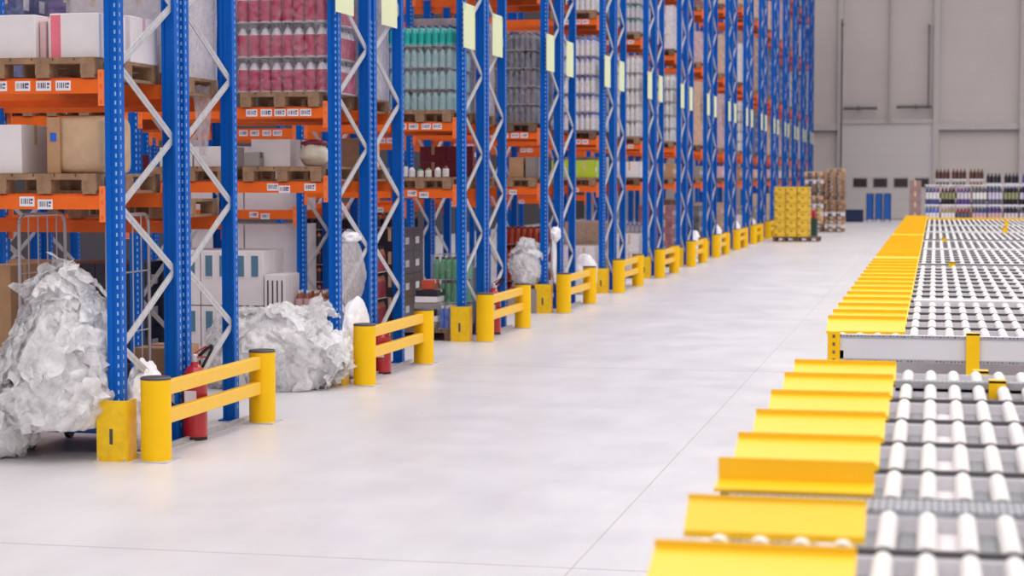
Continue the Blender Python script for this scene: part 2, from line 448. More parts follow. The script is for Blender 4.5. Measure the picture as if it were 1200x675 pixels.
def pallet(xc, yc, z, label, near=True, m='wood', group='wooden pallets in the racks'):
    if not near:
        o = bpy.data.objects.new('wooden_pallet', PALONE[m]); C.objects.link(o); o.location = (xc, yc, z)
        return tag(o, label, 'pallet', group)
    r = empty('wooden_pallet', (xc, yc, z), label, 'pallet', group)
    inst('deck', DECK[m], r)
    for x in (-.345, 0, .345):
        inst('skid', SKID[m], r, (x, 0, 0))
        for y in (-.51, 0, .51): inst('block', BLOCK[m], r, (x, y, 0))
    return r
PH = .144

def wrap_mesh(w, d, h, seed, amp=.012):
    """closed film skin around a load, slightly puckered"""
    b = MB(); n = 10; vs = []; rows = 9
    per = []
    for i in range(n): per.append((-w/2 + w*i/n, -d/2))
    for i in range(n): per.append((w/2, -d/2 + d*i/n))
    for i in range(n): per.append((w/2 - w*i/n, d/2))
    for i in range(n): per.append((-w/2, d/2 - d*i/n))
    for j in range(rows):
        z = h*j/(rows-1)
        for (x, y) in per:
            o = amp*(.6 + noise.noise((x*7+seed, y*7, z*5)))
            q = Vector((x/w*2, y/d*2)); q.normalize()
            vs.append((x+q.x*o, y+q.y*o, z))
    L = len(per)
    b.add(vs, [(j*L+i, j*L+(i+1) % L, (j+1)*L+(i+1) % L, (j+1)*L+i) for j in range(rows-1) for i in range(L)], 0, True)
    b.add(vs[-L:], [tuple(range(L))], 0)
    return b
def add_wrap(root, w, d, h, z0=0, milky=False, seed=0):
    o = wrap_mesh(w+.03, d+.03, h+.02, seed).build('stretch_wrap', 'wrap_milky' if milky else 'wrap', root, (0, 0, z0)); return o

def bottle_prof(r, h):
    return [(r*.9, 0), (r, h*.04), (r, h*.3), (r, h*.58), (r*.92, h*.66), (r*.55, h*.82), (r*.3, h*.88), (r*.32, h*.89), (r*.32, h*1.0)]
BOT_M = [0, 1, 1, 1, 0, 2, 3, 3]
def bottle_mesh(r, h, mats, n=10):
    return MB().lathe(bottle_prof(r, h), n=n, mats=BOT_M).mesh('bottle', mats)
def bottle_load(name, x0, x1, y0, y1, z0, layers, h, nx, label, mats, group=None, wrap=True, top=None, milky=False, near=True, sheet=True, clearance=.012):
    w, dd = x1-x0, y1-y0; r = w/nx/2
    ny = max(1, int(dd/(2*r)))
    root = empty(name, ((x0+x1)/2, (y0+y1)/2, z0), label, 'pallet load', group)
    me = bottle_mesh(r*.97, h, mats, 12 if near else 8)
    met = bottle_mesh(r*.97, h, top, 12) if top else me
    rest = MB(); nparts = 0
    for l in range(layers):
        z = l*(h+clearance)
        for i in range(nx):
            for j in range(ny):
                p = (-w/2+r+2*r*i, -dd/2+r+2*r*j, z+.006)
                vis = j == 0 or i == nx-1
                if vis and near and nparts < 96:
                    nparts += 1; inst('bottle', met if l == layers-1 else me, root, p)
                elif vis or j < 2 or i > nx-3:
                    mm = [m for m in BOT_M]
                    rest.lathe(bottle_prof(r*.97, h), p, 6, mm)
        if sheet:
            MB().box(-w/2-.004, w/2+.004, -dd/2-.004, dd/2+.004, z, z+.005).build('layer_sheet', 'sheet', root)
    H = layers*(h+clearance)
    if rest.v:
        o = rest.build('bottles', mats, root); o['kind'] = 'stuff'
    core = MB().box(-w/2+3.2*r, w/2-3.2*r, -dd/2+3.2*r, dd/2-3.2*r, .01, H-.02)
    if w > 7*r and dd > 7*r: core.build('inner_packs', mats[0:1], root)
    if wrap: add_wrap(root, w, dd, H if wrap is True else wrap, 0, milky, z0*3)
    return root

def carton_load(name, x0, x1, y0, y1, z0, h, cols, rows, lays, label, m, group=None, wrap=True, milky=False, near=True, tape='tan'):
    w, dd = x1-x0, y1-y0
    root = empty(name, ((x0+x1)/2, (y0+y1)/2, z0), label, 'pallet load', group)
    cw, cd, ch = w/cols, dd/rows, h/lays
    def one(bb, ox, oy, oz):
        bb.box(ox-cw/2+.003, ox+cw/2-.003, oy-cd/2+.003, oy+cd/2-.003, oz+.002, oz+ch-.002)
        bb.box(ox-.022, ox+.022, oy-cd/2+.0015, oy-cd/2+.003, oz+ch*.45, oz+ch-.002, 1)
        bb.box(ox+cw/2-.003, ox+cw/2-.0015, oy-cd*.3, oy+cd*.05, oz+ch*.3, oz+ch*.6, 2)
    if near:
        me = MB(); one(me, 0, 0, 0); me = me.mesh('carton', [m, tape, 'label'])
    bb = MB()
    for l in range(lays):
        for i in range(cols):
            for j in range(rows):
                p = (-w/2+cw*(i+.5), -dd/2+cd*(j+.5), ch*l)
                if near: inst('carton', me, root, p)
                else: one(bb, *p)
    if not near: bb.build('cartons', [m, tape, 'label'], root)
    if wrap: add_wrap(root, w, dd, h, 0, milky, z0*5)
    return root

def carton(x0, x1, y0, y1, z0, z1, label, m='white', tape='tan', name='carton_box', stripe=None, group=None, window=None, slots=False):
    w, d, h = x1-x0, y1-y0, z1-z0
    root = empty(name, ((x0+x1)/2, (y0+y1)/2, z0), label, 'box', group)
    MB().box(-w/2, w/2, -d/2, d/2, 0, h).build('box_body', m, root, bevel=.006)
    MB().box(-w/2+.0, w/2-.0, -.025, .025, h, h+.002).box(w/2, w/2+.0015, -.025, .025, h*.6, h+.002).build('packing_tape', tape, root)
    if stripe: MB().box(-w/2+.01, -w/2+.01+.075, -d/2-.002, -d/2, .0, h-.012).build('printed_stripe', stripe, root)
    if window:
        for i in range(2):
            xx = -w/2 + w*(.12+.46*i)
            f = MB().box(xx, xx+w*.3, -d/2-.004, -d/2, h*.5, h*.94).build('window_frame', 'white', root)
            MB().box(xx+.012, xx+w*.3-.012, -d/2-.007, -d/2-.004, h*.53, h*.91).build('window_print', window, f)
    if slots:
        for i in range(4): MB().box(-w/2+.03+i*w*.23, -w/2+.045+i*w*.23, -d/2-.002, -d/2, h*.45, h*.9).build('vent_slot', 'dark_print', root)
    return root

def lump(name, c, rad, mats, label=None, cat=None, parent=None, group=None, sub=5, seed=0, amp=.22, freq=2.2, shape=None, flat=None, fold=.5, kind=None):
    """crumpled film or sack: a sphere pushed into creases and folds"""
    import bmesh
    bm = bmesh.new(); bmesh.ops.create_icosphere(bm, subdivisions=sub, radius=1)
    s = Vector((seed*3.7, seed*1.3, seed*2.1))
    for v in bm.verts:
        p = v.co.copy(); u = p.normalized()
        q = u*freq + s
        d = noise.noise(q)*.9 + (1-2*abs(noise.noise(q*1.9+s)))*fold*.7 + (1-2*abs(noise.noise(q*4.3)))*fold*.34 + (1-2*abs(noise.noise(q*9.1)))*fold*.16
        p = u*(1 + amp*d)
        if shape: p = shape(p, u)
        v.co = Vector((p.x*rad[0], p.y*rad[1], p.z*rad[2]))
        if flat is not None and v.co.z < flat: v.co.z = flat + (v.co.z-flat)*.02
    me = bpy.data.meshes.new(name); bm.to_mesh(me); bm.free()
    me.materials.append(M[mats]); me.polygons.foreach_set('use_smooth', [True]*len(me.polygons))
    o = bpy.data.objects.new(name, me); C.objects.link(o); o.location = c
    if parent: o.parent = parent
    if label: tag(o, label, cat, group, kind)
    return o

def film_pile(name, c, rad, n, seed, parent, size=.3, zmin=-.35, shape=None, zlow=.006):
    """many loose crumpled film sheets lying over one another"""
    r = random.Random(seed); b = MB(); G = 12
    for k in range(n):
        zz = r.uniform(zmin, 1); a = r.uniform(0, 2*PI)
        q = math.sqrt(max(0, 1-zz*zz)); u = Vector((q*math.cos(a), q*math.sin(a), zz))
        p = shape(u.copy(), u) if shape else u
        p = Vector((p.x*rad[0], p.y*rad[1], p.z*rad[2]))*r.uniform(.82, 1.0)
        nrm = (Vector((u.x/rad[0], u.y/rad[1], u.z/rad[2])).normalized() + Vector((r.uniform(-.4,.4), r.uniform(-.4,.4), r.uniform(-.3,.5)))).normalized()
        t = nrm.cross(Vector((r.uniform(-1,1), r.uniform(-1,1), r.uniform(-1,1)))).normalized(); w = nrm.cross(t)
        sx, sy = size*r.uniform(.55, 1.2), size*r.uniform(.45, 1.0); o = Vector((r.uniform(0,50), r.uniform(0,50), r.uniform(0,50)))
        vs = []
        for j in range(G+1):
            for i in range(G+1):
                x, y = (i/G-.5)*2, (j/G-.5)*2
                e = 1 + .35*noise.noise(o + Vector((x*1.4, y*1.4, 3)))
                m = Vector((x*1.5, y*1.5, 0)) + o
                d = .5*(1-2*abs(noise.noise(m))) + .3*(1-2*abs(noise.noise(m*2.3))) + .08*(1-2*abs(noise.noise(m*5.1))) - .35*(x*x+y*y)*.6
                v = p + t*(x*sx*.5*e + .1*sx*noise.noise(m*1.7)) + w*(y*sy*.5*e + .1*sy*noise.noise(m*1.3+o)) + nrm*(d*size*.24)
                if v.z + c[2] < zlow - (parent.location.z if parent else 0): v.z = zlow + .01*noise.noise(v*9) - c[2] - (parent.location.z if parent else 0)
                vs.append(v)
        b.add(vs, [(j*(G+1)+i, j*(G+1)+i+1, (j+1)*(G+1)+i+1, (j+1)*(G+1)+i) for j in range(G) for i in range(G)], 0, True)
    return b.build(name, 'film_heap', parent, c)

def sheet_film(name, pts_top, pts_bot, nx, nz, mats, parent=None, amp=.03, seed=0, label=None, cat=None):
    """hanging sheet of film between two edge lines"""
    b = MB(); vs = []
    for j in range(nz+1):
        t = j/nz
        for i in range(nx+1):
            s = i/nx
            a = Vector(pts_top[0]).lerp(Vector(pts_top[1]), s); c = Vector(pts_bot[0]).lerp(Vector(pts_bot[1]), s)
            p = a.lerp(c, t)
            k = noise.noise((s*5+seed, t*1.6, seed)) + .5*abs(noise.noise((s*13+seed, t*4, 3)))
            vs.append(p + Vector((k*amp*.6, -k*amp, noise.noise((s*4, seed, t*2))*amp*.5)))
    b.add(vs, [(j*(nx+1)+i, j*(nx+1)+i+1, (j+1)*(nx+1)+i+1, (j+1)*(nx+1)+i) for j in range(nz) for i in range(nx)], 0, True)
    o = b.build(name, mats, parent)
    if label: tag(o, label, cat)
    return o

XA, XB = -6.19, -7.14         # pallet places in the first bay
XA2, XB2 = XA-BAY, XB-BAY
def fy(k): return Yk(k)+.565  # pallet centre, front half
def by(k): return Yk(k)+1.79  # pallet centre, rear half

# ---- first row
y = Yk(0)
pallet(XA, fy(0), 2.71, 'wooden pallet under the pink-striped white box, top level of first row')
pallet(XA, fy(0), 1.89, 'wooden pallet under the crumpled beige box, lower level of first row')
pallet(XA, by(0), 2.66, 'wooden pallet under the milky wrapped load in the first row')
pallet(XA, by(0), 1.69, 'pale empty wooden pallet on the low rear beam of the first row')
z = 2.71+PH
carton(-6.16, -5.78, y+.05, y+.5, z, z+.315, 'white box with pink edge stripe on the upper level of the first row', stripe='pink')
carton(-6.585, -6.27, y+.05, y+.5, z, z+.31, 'plain white box left of the pink-striped box in the first row')
carton(-6.262, -6.215, y+.1, y+.45, z, z+.27, 'thin pinkish box squeezed between two white boxes, left one', 'b_pinkish')
carton(-6.208, -6.166, y+.12, y+.45, z, z+.285, 'thin pale box with pink edge squeezed between two white boxes', 'white', 'pink')
for i in range(5):
    carton(-6.09+i*.062, -6.035+i*.062, y+.6, y+1.1, z, z+.34, 'thin white upright box, %s from the left behind the striped box' % ORD[i], 'white', 'b_pinkish', name='flat_box', group='thin upright boxes in the first row')
z = 1.89+PH
carton(-6.588, -6.39, y+.05, y+.5, z, z+.35, 'white box beside the crumpled beige box on the lower level')
b = empty('covered_box', (-5.975, y+.35, z), 'crumpled beige film-covered box with blue label in the first row', 'box')
lump('paper_cover', (0, 0, .2), (.2, .27, .21), 'beige_film', parent=b, sub=4, seed=4, amp=.05, freq=2.5,
     shape=lambda p, u: Vector([math.copysign(abs(c)**.28, c) for c in p]), flat=-.2)
MB().box(-.215, -.115, -.31, -.28, .0, .4).build('side_board', 'carton', b, bevel=.006)
MB().box(-.185, -.14, -.314, -.31, .23, .29).build('blue_label', 'b_blue', b)
root = carton_load('wrapped_load', XA-.38, XA+.38, by(0)-.54, by(0)+.54, 2.66+PH, 1.1, 2, 2, 3, 'pale load in milky film on the rear side of the first row', 'white', milky=True)
sheet_film('film_tail', ((.3, .25, -.05), (.4, .5, -.05)), ((.33, .34, -.62), (.36, .42, -.62)), 8, 10, 'film_bag', root, .04, 2)

# roll container full of waste film
rc = empty('roll_container', (-6.21, y+.7, 0), 'wire roll container with blue base holding waste film in the first row', 'roll container')
MB().box(-.36, .36, -.4, .4, .14, .2).box(-.33, .33, -.43, -.4, .15, .19).build('base', 'blue_plastic', rc, bevel=.008)
for sx in (-.3, .3):
    for sy in (-.32, .32):
        wl = MB().cyl((sx-.018, sy, .06), (sx+.018, sy, .06), .06, n=16).build('wheel', 'black', rc)
        MB().box(sx-.03, sx-.022, sy-.03, sy+.03, .05, .14).box(sx+.022, sx+.03, sy-.03, sy+.03, .05, .14).build('caster_fork', 'wire', wl)
for sx in (-.345, .345):
    p = MB(); R = .09
    arc = lambda cy, a0, a1: [(sx, cy+R*math.cos(a), 1.64+R*math.sin(a)) for a in [a0+(a1-a0)*i/5 for i in range(6)]]
    p.tube([(sx, -.38, .18)] + arc(-.29, PI, PI/2) + arc(.29, PI/2, 0) + [(sx, .38, .18)], .014, 8)
    for i in range(4): p.cyl((sx, -.23+i*.155, .2), (sx, -.23+i*.155, 1.73), .0055, n=6)
    for zz in (.45, .85, 1.3): p.cyl((sx, -.38, zz), (sx, .38, zz), .007, n=6)
    p.build('side_panel', 'wire', rc)
# film heap in and over the container
def heap_shape(p, u):
    z = p.z
    k = 1.0 - .42*max(0, z)**1.3
    return Vector((p.x*k + .12*max(0, z), p.y*(1-.2*max(0, z)), z*(1.12 if z > 0 else 1)))
hp = empty('film_heap', (-6.12, y+.02, .2), 'large heap of crumpled clear plastic film on the blue container', 'plastic film')
lump('packed_film', (0, .08, .4), (.3, .32, .5), 'film_core', parent=hp, sub=5, seed=1, amp=.16, freq=1.9, shape=heap_shape, flat=-.38, fold=.7)
film_pile('loose_film', (0, .04, .36), (.37, .4, .72), 95, 3, hp, .42, -.42, heap_shape, .23)
lump('packed_film', (-.42, -.04, .04), (.2, .22, .24), 'film_core', parent=hp, sub=4, seed=5, amp=.2, freq=2.1, flat=-.3, fold=.8)
film_pile('loose_film', (-.44, -.06, .04), (.26, .28, .3), 30, 4, hp, .34, -.4)
sheet_film('loose_sheet', ((-.66, -.3, .3), (-.22, -.38, .16)), ((-.8, -.34, -.19), (-.33, -.36, -.19)), 24, 18, 'film_heap', hp, .08, 3)
sheet_film('loose_sheet', ((-.1, .0, 1.02), (.16, .1, .98)), ((-.25, -.22, .62), (.42, -.2, .5)), 20, 14, 'film_bag', hp, .09, 8)
# things round the container
carton(-6.96, -6.72, y+.5, y+.95, 0, 1.35, 'tall brown cardboard box left of the roll container', 'carton')
carton(-6.58, -6.36, y+.9, y+1.08, .2, 1.28, 'narrow brown board standing inside the roll container', 'tan')
carton(-6.1, -5.75, y+1.3, y+1.8, 0, .68, 'brown box with dark print behind the middle uprights of the first row', 'carton', 'dark_print')
lump('plastic_sack', (-5.7, y+.6, .3), (.1, .28, .32), 'white_bag', 'white crumpled sack between the front and middle uprights', 'sack', sub=5, seed=11, amp=.22, flat=-.3)
carton(-7.25, -6.8, y+.0, y+.42, 0, .5, 'dark green box at the left edge on the floor', 'green_dark', 'green_dark')

# ---- fire extinguishers
def extinguisher(k, dy, x=-5.52):
    e = empty('fire_extinguisher', (x, Yk(k)+dy, 0), 'red fire extinguisher standing behind the barrier of the %s rack row' % ORD[k], 'fire extinguisher', 'fire extinguishers')
    e.scale = (1.06, 1.06, .88 if k == 1 else 1.2)
    MB().lathe([(.083,.012),(.088,.03),(.088,.39),(.08,.43),(.055,.465),(.03,.48),(.024,.5)], n=24).build('cylinder', 'red', e)
    MB().lathe([(.086,0),(.086,.03)], n=24).build('base_ring', 'black', e)
    v = MB().lathe([(.025,.5),(.025,.54),(.015,.55)], n=12).build('valve', 'galv', e)
    MB().bar((-.01,0,.545), (.09,.0,.6), .02, .01).bar((-.01,0,.53), (.08,0,.53), .02, .01).build('lever', 'red', v)
    pts = [(.02+.11*math.sin(t*PI*1.25), .02, .53+.12*math.sin(t*PI*1.0)-.0-.42*t*t*.7) for t in [i/12 for i in range(13)]]
    MB().tube(pts, .011, 8).build('hose', 'black', e)
    MB().box(-.045,.045,-.0905,-.0865,.2,.32).build('instruction_plate', 'label', e)
for k, dy in ((0, 1.13), (1, 1.13), (2, 1.13)): extinguisher(k, dy)

# ---- second row
y = Yk(1)
pallet(XA-.02, fy(1), 2.69, 'wooden pallet under the raspberry bottles in the second row', m='wood')
bottle_load('bottle_load', -6.68, -5.76, y+.06, y+1.12, 2.69+PH, 4, .325, 8, 'film-wrapped load of raspberry-red bottles on the second row', ['b_clear', 'b_red', 'b_clear', 'b_smoke'])
pallet(XA, by(1), 2.69, 'wooden pallet under the bluish wrapped load at the rear of the second row')
carton_load('wrapped_load', XA-.38, XA+.38, by(1)-.54, by(1)+.54, 2.69+PH, 1.15, 2, 3, 4, 'bluish white film-wrapped load at the rear of the second row', 'b_violet', milky=True)
pallet(XA, fy(1), 1.97, 'wooden pallet under the long white carton in the second row')
z = 1.97+PH
carton(-6.58, -6.18, y+.2, y+.9, z, z+.27, 'long white carton on the lower level of the second row', 'white', 'grey_box')
carton(-6.59, -6.44, y+.02, y+.18, z, z+.14, 'small grey box in front of the long white carton', 'grey_box', 'dark_print')
bg = empty('white_bag', (-5.96, y+.3, z), 'small white tied bag with red print on the second row pallet', 'bag')
lump('bag_body', (0, 0, .115), (.14, .13, .12), 'cream', parent=bg, sub=4, seed=21, amp=.12, flat=-.11)
lump('tied_top', (0, 0, .23), (.12, .09, .03), 'b_maroon', parent=bg, sub=3, seed=22, amp=.35)
pallet(XB, fy(1), 1.97, 'wooden pallet under low white cartons, inner place of second row')
carton(-7.5, -7.16, y+.1, y+.6, z, z+.19, 'low white carton with dark print, left one on inner pallet', 'white', 'grey_box')
carton(-7.14, -6.8, y+.1, y+.6, z, z+.2, 'low white carton with dark print, right one on inner pallet', 'white', 'grey_box')
pallet(XA, by(1), 1.97, 'wooden pallet at the rear lower level of the second row')
carton(-6.4, -6.15, by(1)-.5, by(1)-.1, z, z+.2, 'small white box on the rear lower level of the second row', 'white')
carton(-6.1, -5.82, by(1)-.4, by(1)+.3, z, z+.3, 'pinkish carton on the rear lower level of the second row', 'peach', 'dark_print')
# second bay, upper and lower
pallet(XA2, fy(1), 2.62, 'wooden pallet under the plum wrapped load behind the first row')
carton_load('wrapped_load', XA2-.4, XA2+.34, y+.06, y+1.1, 2.62+PH, 1.2, 2, 3, 3, 'plum film-wrapped load seen above the pink-striped box', 'b_plum')
pallet(XB2, fy(1), 2.62, 'wooden pallet under the navy wrapped load behind the first row')
carton_load('wrapped_load', XB2-.4, XB2+.25, y+.06, y+1.1, 2.62+PH, 1.2, 2, 3, 3, 'navy film-wrapped load at the top left edge', 'b_navy')
pallet(XA2, fy(1), 1.6, 'wooden pallet on the low second bay beam behind the first row', m='wood_dark')
carton(XA2-.3, XA2+.3, y+.2, y+.9, 1.6+PH, 1.6+PH+.5, 'dark maroon carton deep behind the first row', 'b_maroon', 'b_pinkish')
for i, xx in enumerate((XA2, XB2)):  # loads added to darken the depth behind the first row
    pallet(xx, fy(1), 0, 'wooden pallet on the floor deep behind the roll container, %s one' % ('right', 'left')[i], m='wood_dark')
    carton_load('carton_load', xx-.38, xx+.38, y+.2, y+1.1, PH, 1.0, 2, 2, 3, 'added dark load on the floor deep behind the roll container, %s one' % ('right', 'left')[i], ('b_dark', 'carton')[i], wrap=False)
# floor of second row
for c in range(3):
    x1 = -6.42 - c*.33
    for l in range(2):
        carton(x1-.32, x1, y+.08, y+.7, .2+l*.55, .2+l*.55+.54, 'white carton with printed windows, %s layer, %s from the right' % (('lower', 'upper')[l], ORD[c]),
               'white', 'white', window='window_print', group='white cartons with printed windows')
pallet(XA-.72, fy(1), .02, 'wooden pallet under the window-print cartons on the floor', m='wood')
carton(-6.4, -6.19, y+.05, y+.5, .5, 1.06, 'white carton with four vent slots behind the middle film heap', 'white', 'white', slots=True)
carton(-6.4, -6.19, y+.05, y+.5, .0, .5, 'plain white carton under the slotted carton', 'white', 'white')
bottle_load('bottle_load', -6.18, -5.76, y+.3, y+1.05, .144, 3, .24, 5, 'load of amber bottles with pale caps behind the middle film heap', ['b_brown', 'b_pinkish', 'b_brown', 'b_white'], wrap=False)
pallet(-6.0, y+.68, 0.0, 'wooden pallet under the amber bottles', m='wood')
h2 = empty('film_heap', (-6.1, y-.34, 0), 'wide heap of crumpled clear film on the floor between first and second rows', 'plastic film')
lump('packed_film', (.0, -.1, .3), (.44, .24, .36), 'film_core', parent=h2, sub=5, seed=31, amp=.16, freq=2.1, flat=-.3, fold=.7)
film_pile('loose_film', (.0, -.1, .3), (.54, .32, .44), 60, 5, h2, .4, -.6)
lump('packed_film', (-.36, -.05, .25), (.24, .22, .3), 'film_core', parent=h2, sub=4, seed=32, amp=.2, freq=2.1, flat=-.25, fold=.8)
film_pile('loose_film', (-.36, -.07, .28), (.32, .28, .4), 36, 6, h2, .36, -.6)
film_pile('loose_film', (.4, .02, .36), (.22, .2, .44), 30, 7, h2, .34, -.7)
lump('paper_scrap', (-.1, -.36, .46), (.1, .03, .05), 'tan', parent=h2, sub=3, seed=34, amp=.3)
hb = empty('film_bag', (-5.7, y+.58, .95), 'clear film bag hanging between the uprights of the second row', 'plastic bag')
lump('bag_body', (0, 0, .16), (.1, .42, .38), 'film_bag', parent=hb, sub=5, seed=41, amp=.16, freq=2, shape=lambda p, u: Vector((p.x*(1-.5*max(0, p.z)), p.y*(1-.45*p.z), p.z)))
lump('tied_top', (.0, .04, .46), (.07, .26, .06), 'white_bag', parent=hb, sub=4, seed=42, amp=.3)
lump('plastic_sack', (-5.64, y+.58, .39), (.11, .42, .39), 'white_bag', 'bulging white sack behind the barrier of the second row', 'sack', sub=5, seed=43, amp=.12, flat=-.4)

# ---- third row
y = Yk(2)
pallet(XA, fy(2), 2.69, 'wooden pallet under the teal bottles in the third row')
bottle_load('bottle_load', -6.6, -5.79, y+.06, y+1.12, 2.69+PH, 4, .25, 9, 'load of teal-topped clear bottles in four layers on the third row',
            ['b_paleteal', 'b_paleteal', 'b_paleteal', 'b_smoke'], top=['b_teal', 'b_teal', 'b_teal', 'b_navy'], wrap=.8)
pallet(XA, by(2), 2.69, 'wooden pallet under the tan wrapped load at the rear of third row')
carton_load('wrapped_load', XA-.38, XA+.38, by(2)-.54, by(2)+.54, 2.69+PH, 1.2, 2, 3, 4, 'pale grey wrapped load at the rear of the third row', 'b_pinkish', milky=True)
pallet(XA, fy(2), 1.87, 'wooden pallet with small bottles on the lower level of third row')
z = 1.87+PH
for i, (xx, m, hh) in enumerate(((-6.52, 'b_pinkish', .27), (-6.42, 'b_dark', .2), (-6.33, 'b_white', .14), (-6.22, 'b_green', .12), (-6.12, 'b_olive', .13), (-6.0, 'b_white', .14), (-5.9, 'b_maroon', .16))):
    o = MB().lathe(bottle_prof(.042, hh), n=10, mats=BOT_M).build('bottle', [m, 'b_white', m, 'b_dark'], loc=(xx, y+.15, z))
    tag(o, 'small loose bottle, %s from the left on the third row pallet' % ORD[i], 'bottle', 'loose bottles on the third row pallet')
pallet(XA, by(2), 1.87, 'wooden pallet under dark cartons at the rear of third row')
carton_load('carton_load', XA-.35, XA+.36, by(2)-.5, by(2)+.5, z, .4, 2, 2, 2, 'low stack of maroon cartons at the rear of third row', 'b_maroon', wrap=False)
# floor of the third row
pallet(XA+.02, fy(2), .0, 'wooden pallet under the green bottles on the third row floor', m='wood_dark')
bottle_load('bottle_load', -6.16, -5.77, y+.5, y+1.1, .144, 3, .28, 5, 'packs of green bottles on the third row floor', ['b_green', 'b_green', 'b_green', 'b_dark'], wrap=True)
bottle_load('bottle_pack', -5.96, -5.785, y+.05, y+.4, .144, 1, .28, 3, 'pack of blue bottles in front of the green bottles', ['b_blue', 'b_blue', 'b_blue', 'b_white'], wrap=True)
for i in range(6):
    carton(-6.29+.01*(i % 3), -6.0+.012*(i % 2), y+.08, y+.45, .144+i*.08, .144+i*.08+.074, 'flat tray in the stack beside the green bottles, %s from the bottom' % ORD[i],
           ('grey_box', 'white', 'b_dark')[i % 3], 'white', name='flat_tray', group='flat trays on the third row floor')
carton(-6.2, -6.06, y+.1, y+.4, .624, .74, 'red and white striped packet on top of the flat trays', 'b_rust', 'white')
carton(-5.9, -5.7, y+1.34, y+1.6, 0, .85, 'white and grey printed box between the uprights of the third row', 'white', 'dark_print')
# deep white appliances seen past the second row
for i in range(2):
    x1 = XE-PW-BAY-.04 - i*.72
    carton(x1-.7, x1, y+.15, y+.9, 0, 1.42, 'tall white wrapped unit in the third row, %s bay inwards' % ('nearer', 'farther')[i] , 'white', 'white', name='wrapped_unit')
    carton(x1-.7, x1, y+.15, y+.9, 1.6+.0, 2.4, 'white wrapped unit on the beam above the tall one, %s' % ('right side', 'left side')[i], 'white', 'white', name='wrapped_unit')

# ---- fourth row
y = Yk(3)
pallet(XA, fy(3), 2.69, 'wooden pallet under the smoky bottles in the fourth row', m='wood_dark')
bottle_load('bottle_load', -6.5, -5.8, y+.06, y+1.1, 2.69+PH, 5, .255, 8, 'tall load of smoky grey bottles in film on the fourth row', ['b_smoke', 'b_smoke', 'b_smoke', 'b_dark'])
pallet(XA, fy(3), 1.87, 'wooden pallet under brown cartons in the fourth row')
z = 1.87+PH
carton(-6.22, -6.0, y+.1, y+.5, z, z+.3, 'brown carton, left of two on the fourth row lower level', 'carton')
carton(-5.97, -5.77, y+.1, y+.5, z, z+.3, 'brown carton, right of two on the fourth row lower level', 'grey_box', 'tan')
fb = empty('film_bag', (-5.93, y+.1, .35), 'white bulging film bag on the floor of the fourth row', 'plastic bag')
lump('packed_film', (0, 0, .34), (.2, .17, .3), 'film_core', parent=fb, sub=5, seed=51, amp=.15, flat=-.3)
film_pile('bag_body', (0, 0, .36), (.25, .2, .36), 40, 8, fb, .26, -.7, None, .36)
carton(-6.2, -5.76, y+-.1, y+.34, 0, .35, 'grey box under the film bag of the fourth row', 'grey_box')
bottle_load('bottle_load', -6.55, -5.8, y+.7, y+1.3, .144, 4, .27, 8, 'rust-coloured bottles standing behind the white film bag', ['b_rust', 'b_rust', 'b_brown', 'b_maroon'], wrap=False)
pallet(XA, y+.95, 0, 'wooden pallet under the rust-coloured bottles', m='wood_dark')
lump('film_strip', (-5.6, y+.55, 1.15), (.06, .22, .1), 'white_bag', 'white film tied round the uprights of the fourth row', 'plastic film', sub=4, seed=52, amp=.3)
sheet_film('film_tail', ((-5.62, y+.35, 1.12), (-5.6, y+.6, 1.12)), ((-5.6, y+.4, .45), (-5.58, y+.55, .42)), 8, 12, 'white_bag', None, .05, 6, 'white film streamer hanging below the knot in the fourth row', 'plastic film')

pallet(XA, by(1), 0, 'wooden pallet under amber bottles at the rear floor of the second row', False, 'wood_dark')
bottle_load('bottle_load', -6.05, -5.8, by(1)-.5, by(1)+.5, PH, 4, .27, 3, 'tall load of amber bottles on the rear floor of the second row', ['b_brown', 'b_maroon', 'b_brown', 'b_dark'], wrap=False, near=False)
for i, xx in enumerate((XA2, XB2)):  # dark loads added to hide the bright floor seen through the racks
    pallet(xx, fy(3), 0, 'wooden pallet on the floor one bay inside the fourth row, %s one' % ('right', 'left')[i], False, 'wood_dark')
    bottle_load('bottle_load', xx-.38, xx+.38, fy(3)-.5, fy(3)+.5, PH, 5, .255, 7, 'added load of dark amber bottles one bay inside the fourth row, %s one' % ('right', 'left')[i],
                ['b_brown', 'b_dark', 'b_brown', 'b_dark'], wrap=False, near=False)
pallet(XB, by(2), 0, 'wooden pallet under the added dark cartons at the rear floor of the third row', False, 'wood_dark')  # dark cartons added to darken the view through the third row
carton_load('carton_load', XB-.38, XB+.38, by(2)-.5, by(2)+.5, PH, 1.2, 2, 2, 4, 'added dark cartons on the rear floor of the third row', 'b_dark', wrap=False, near=False)

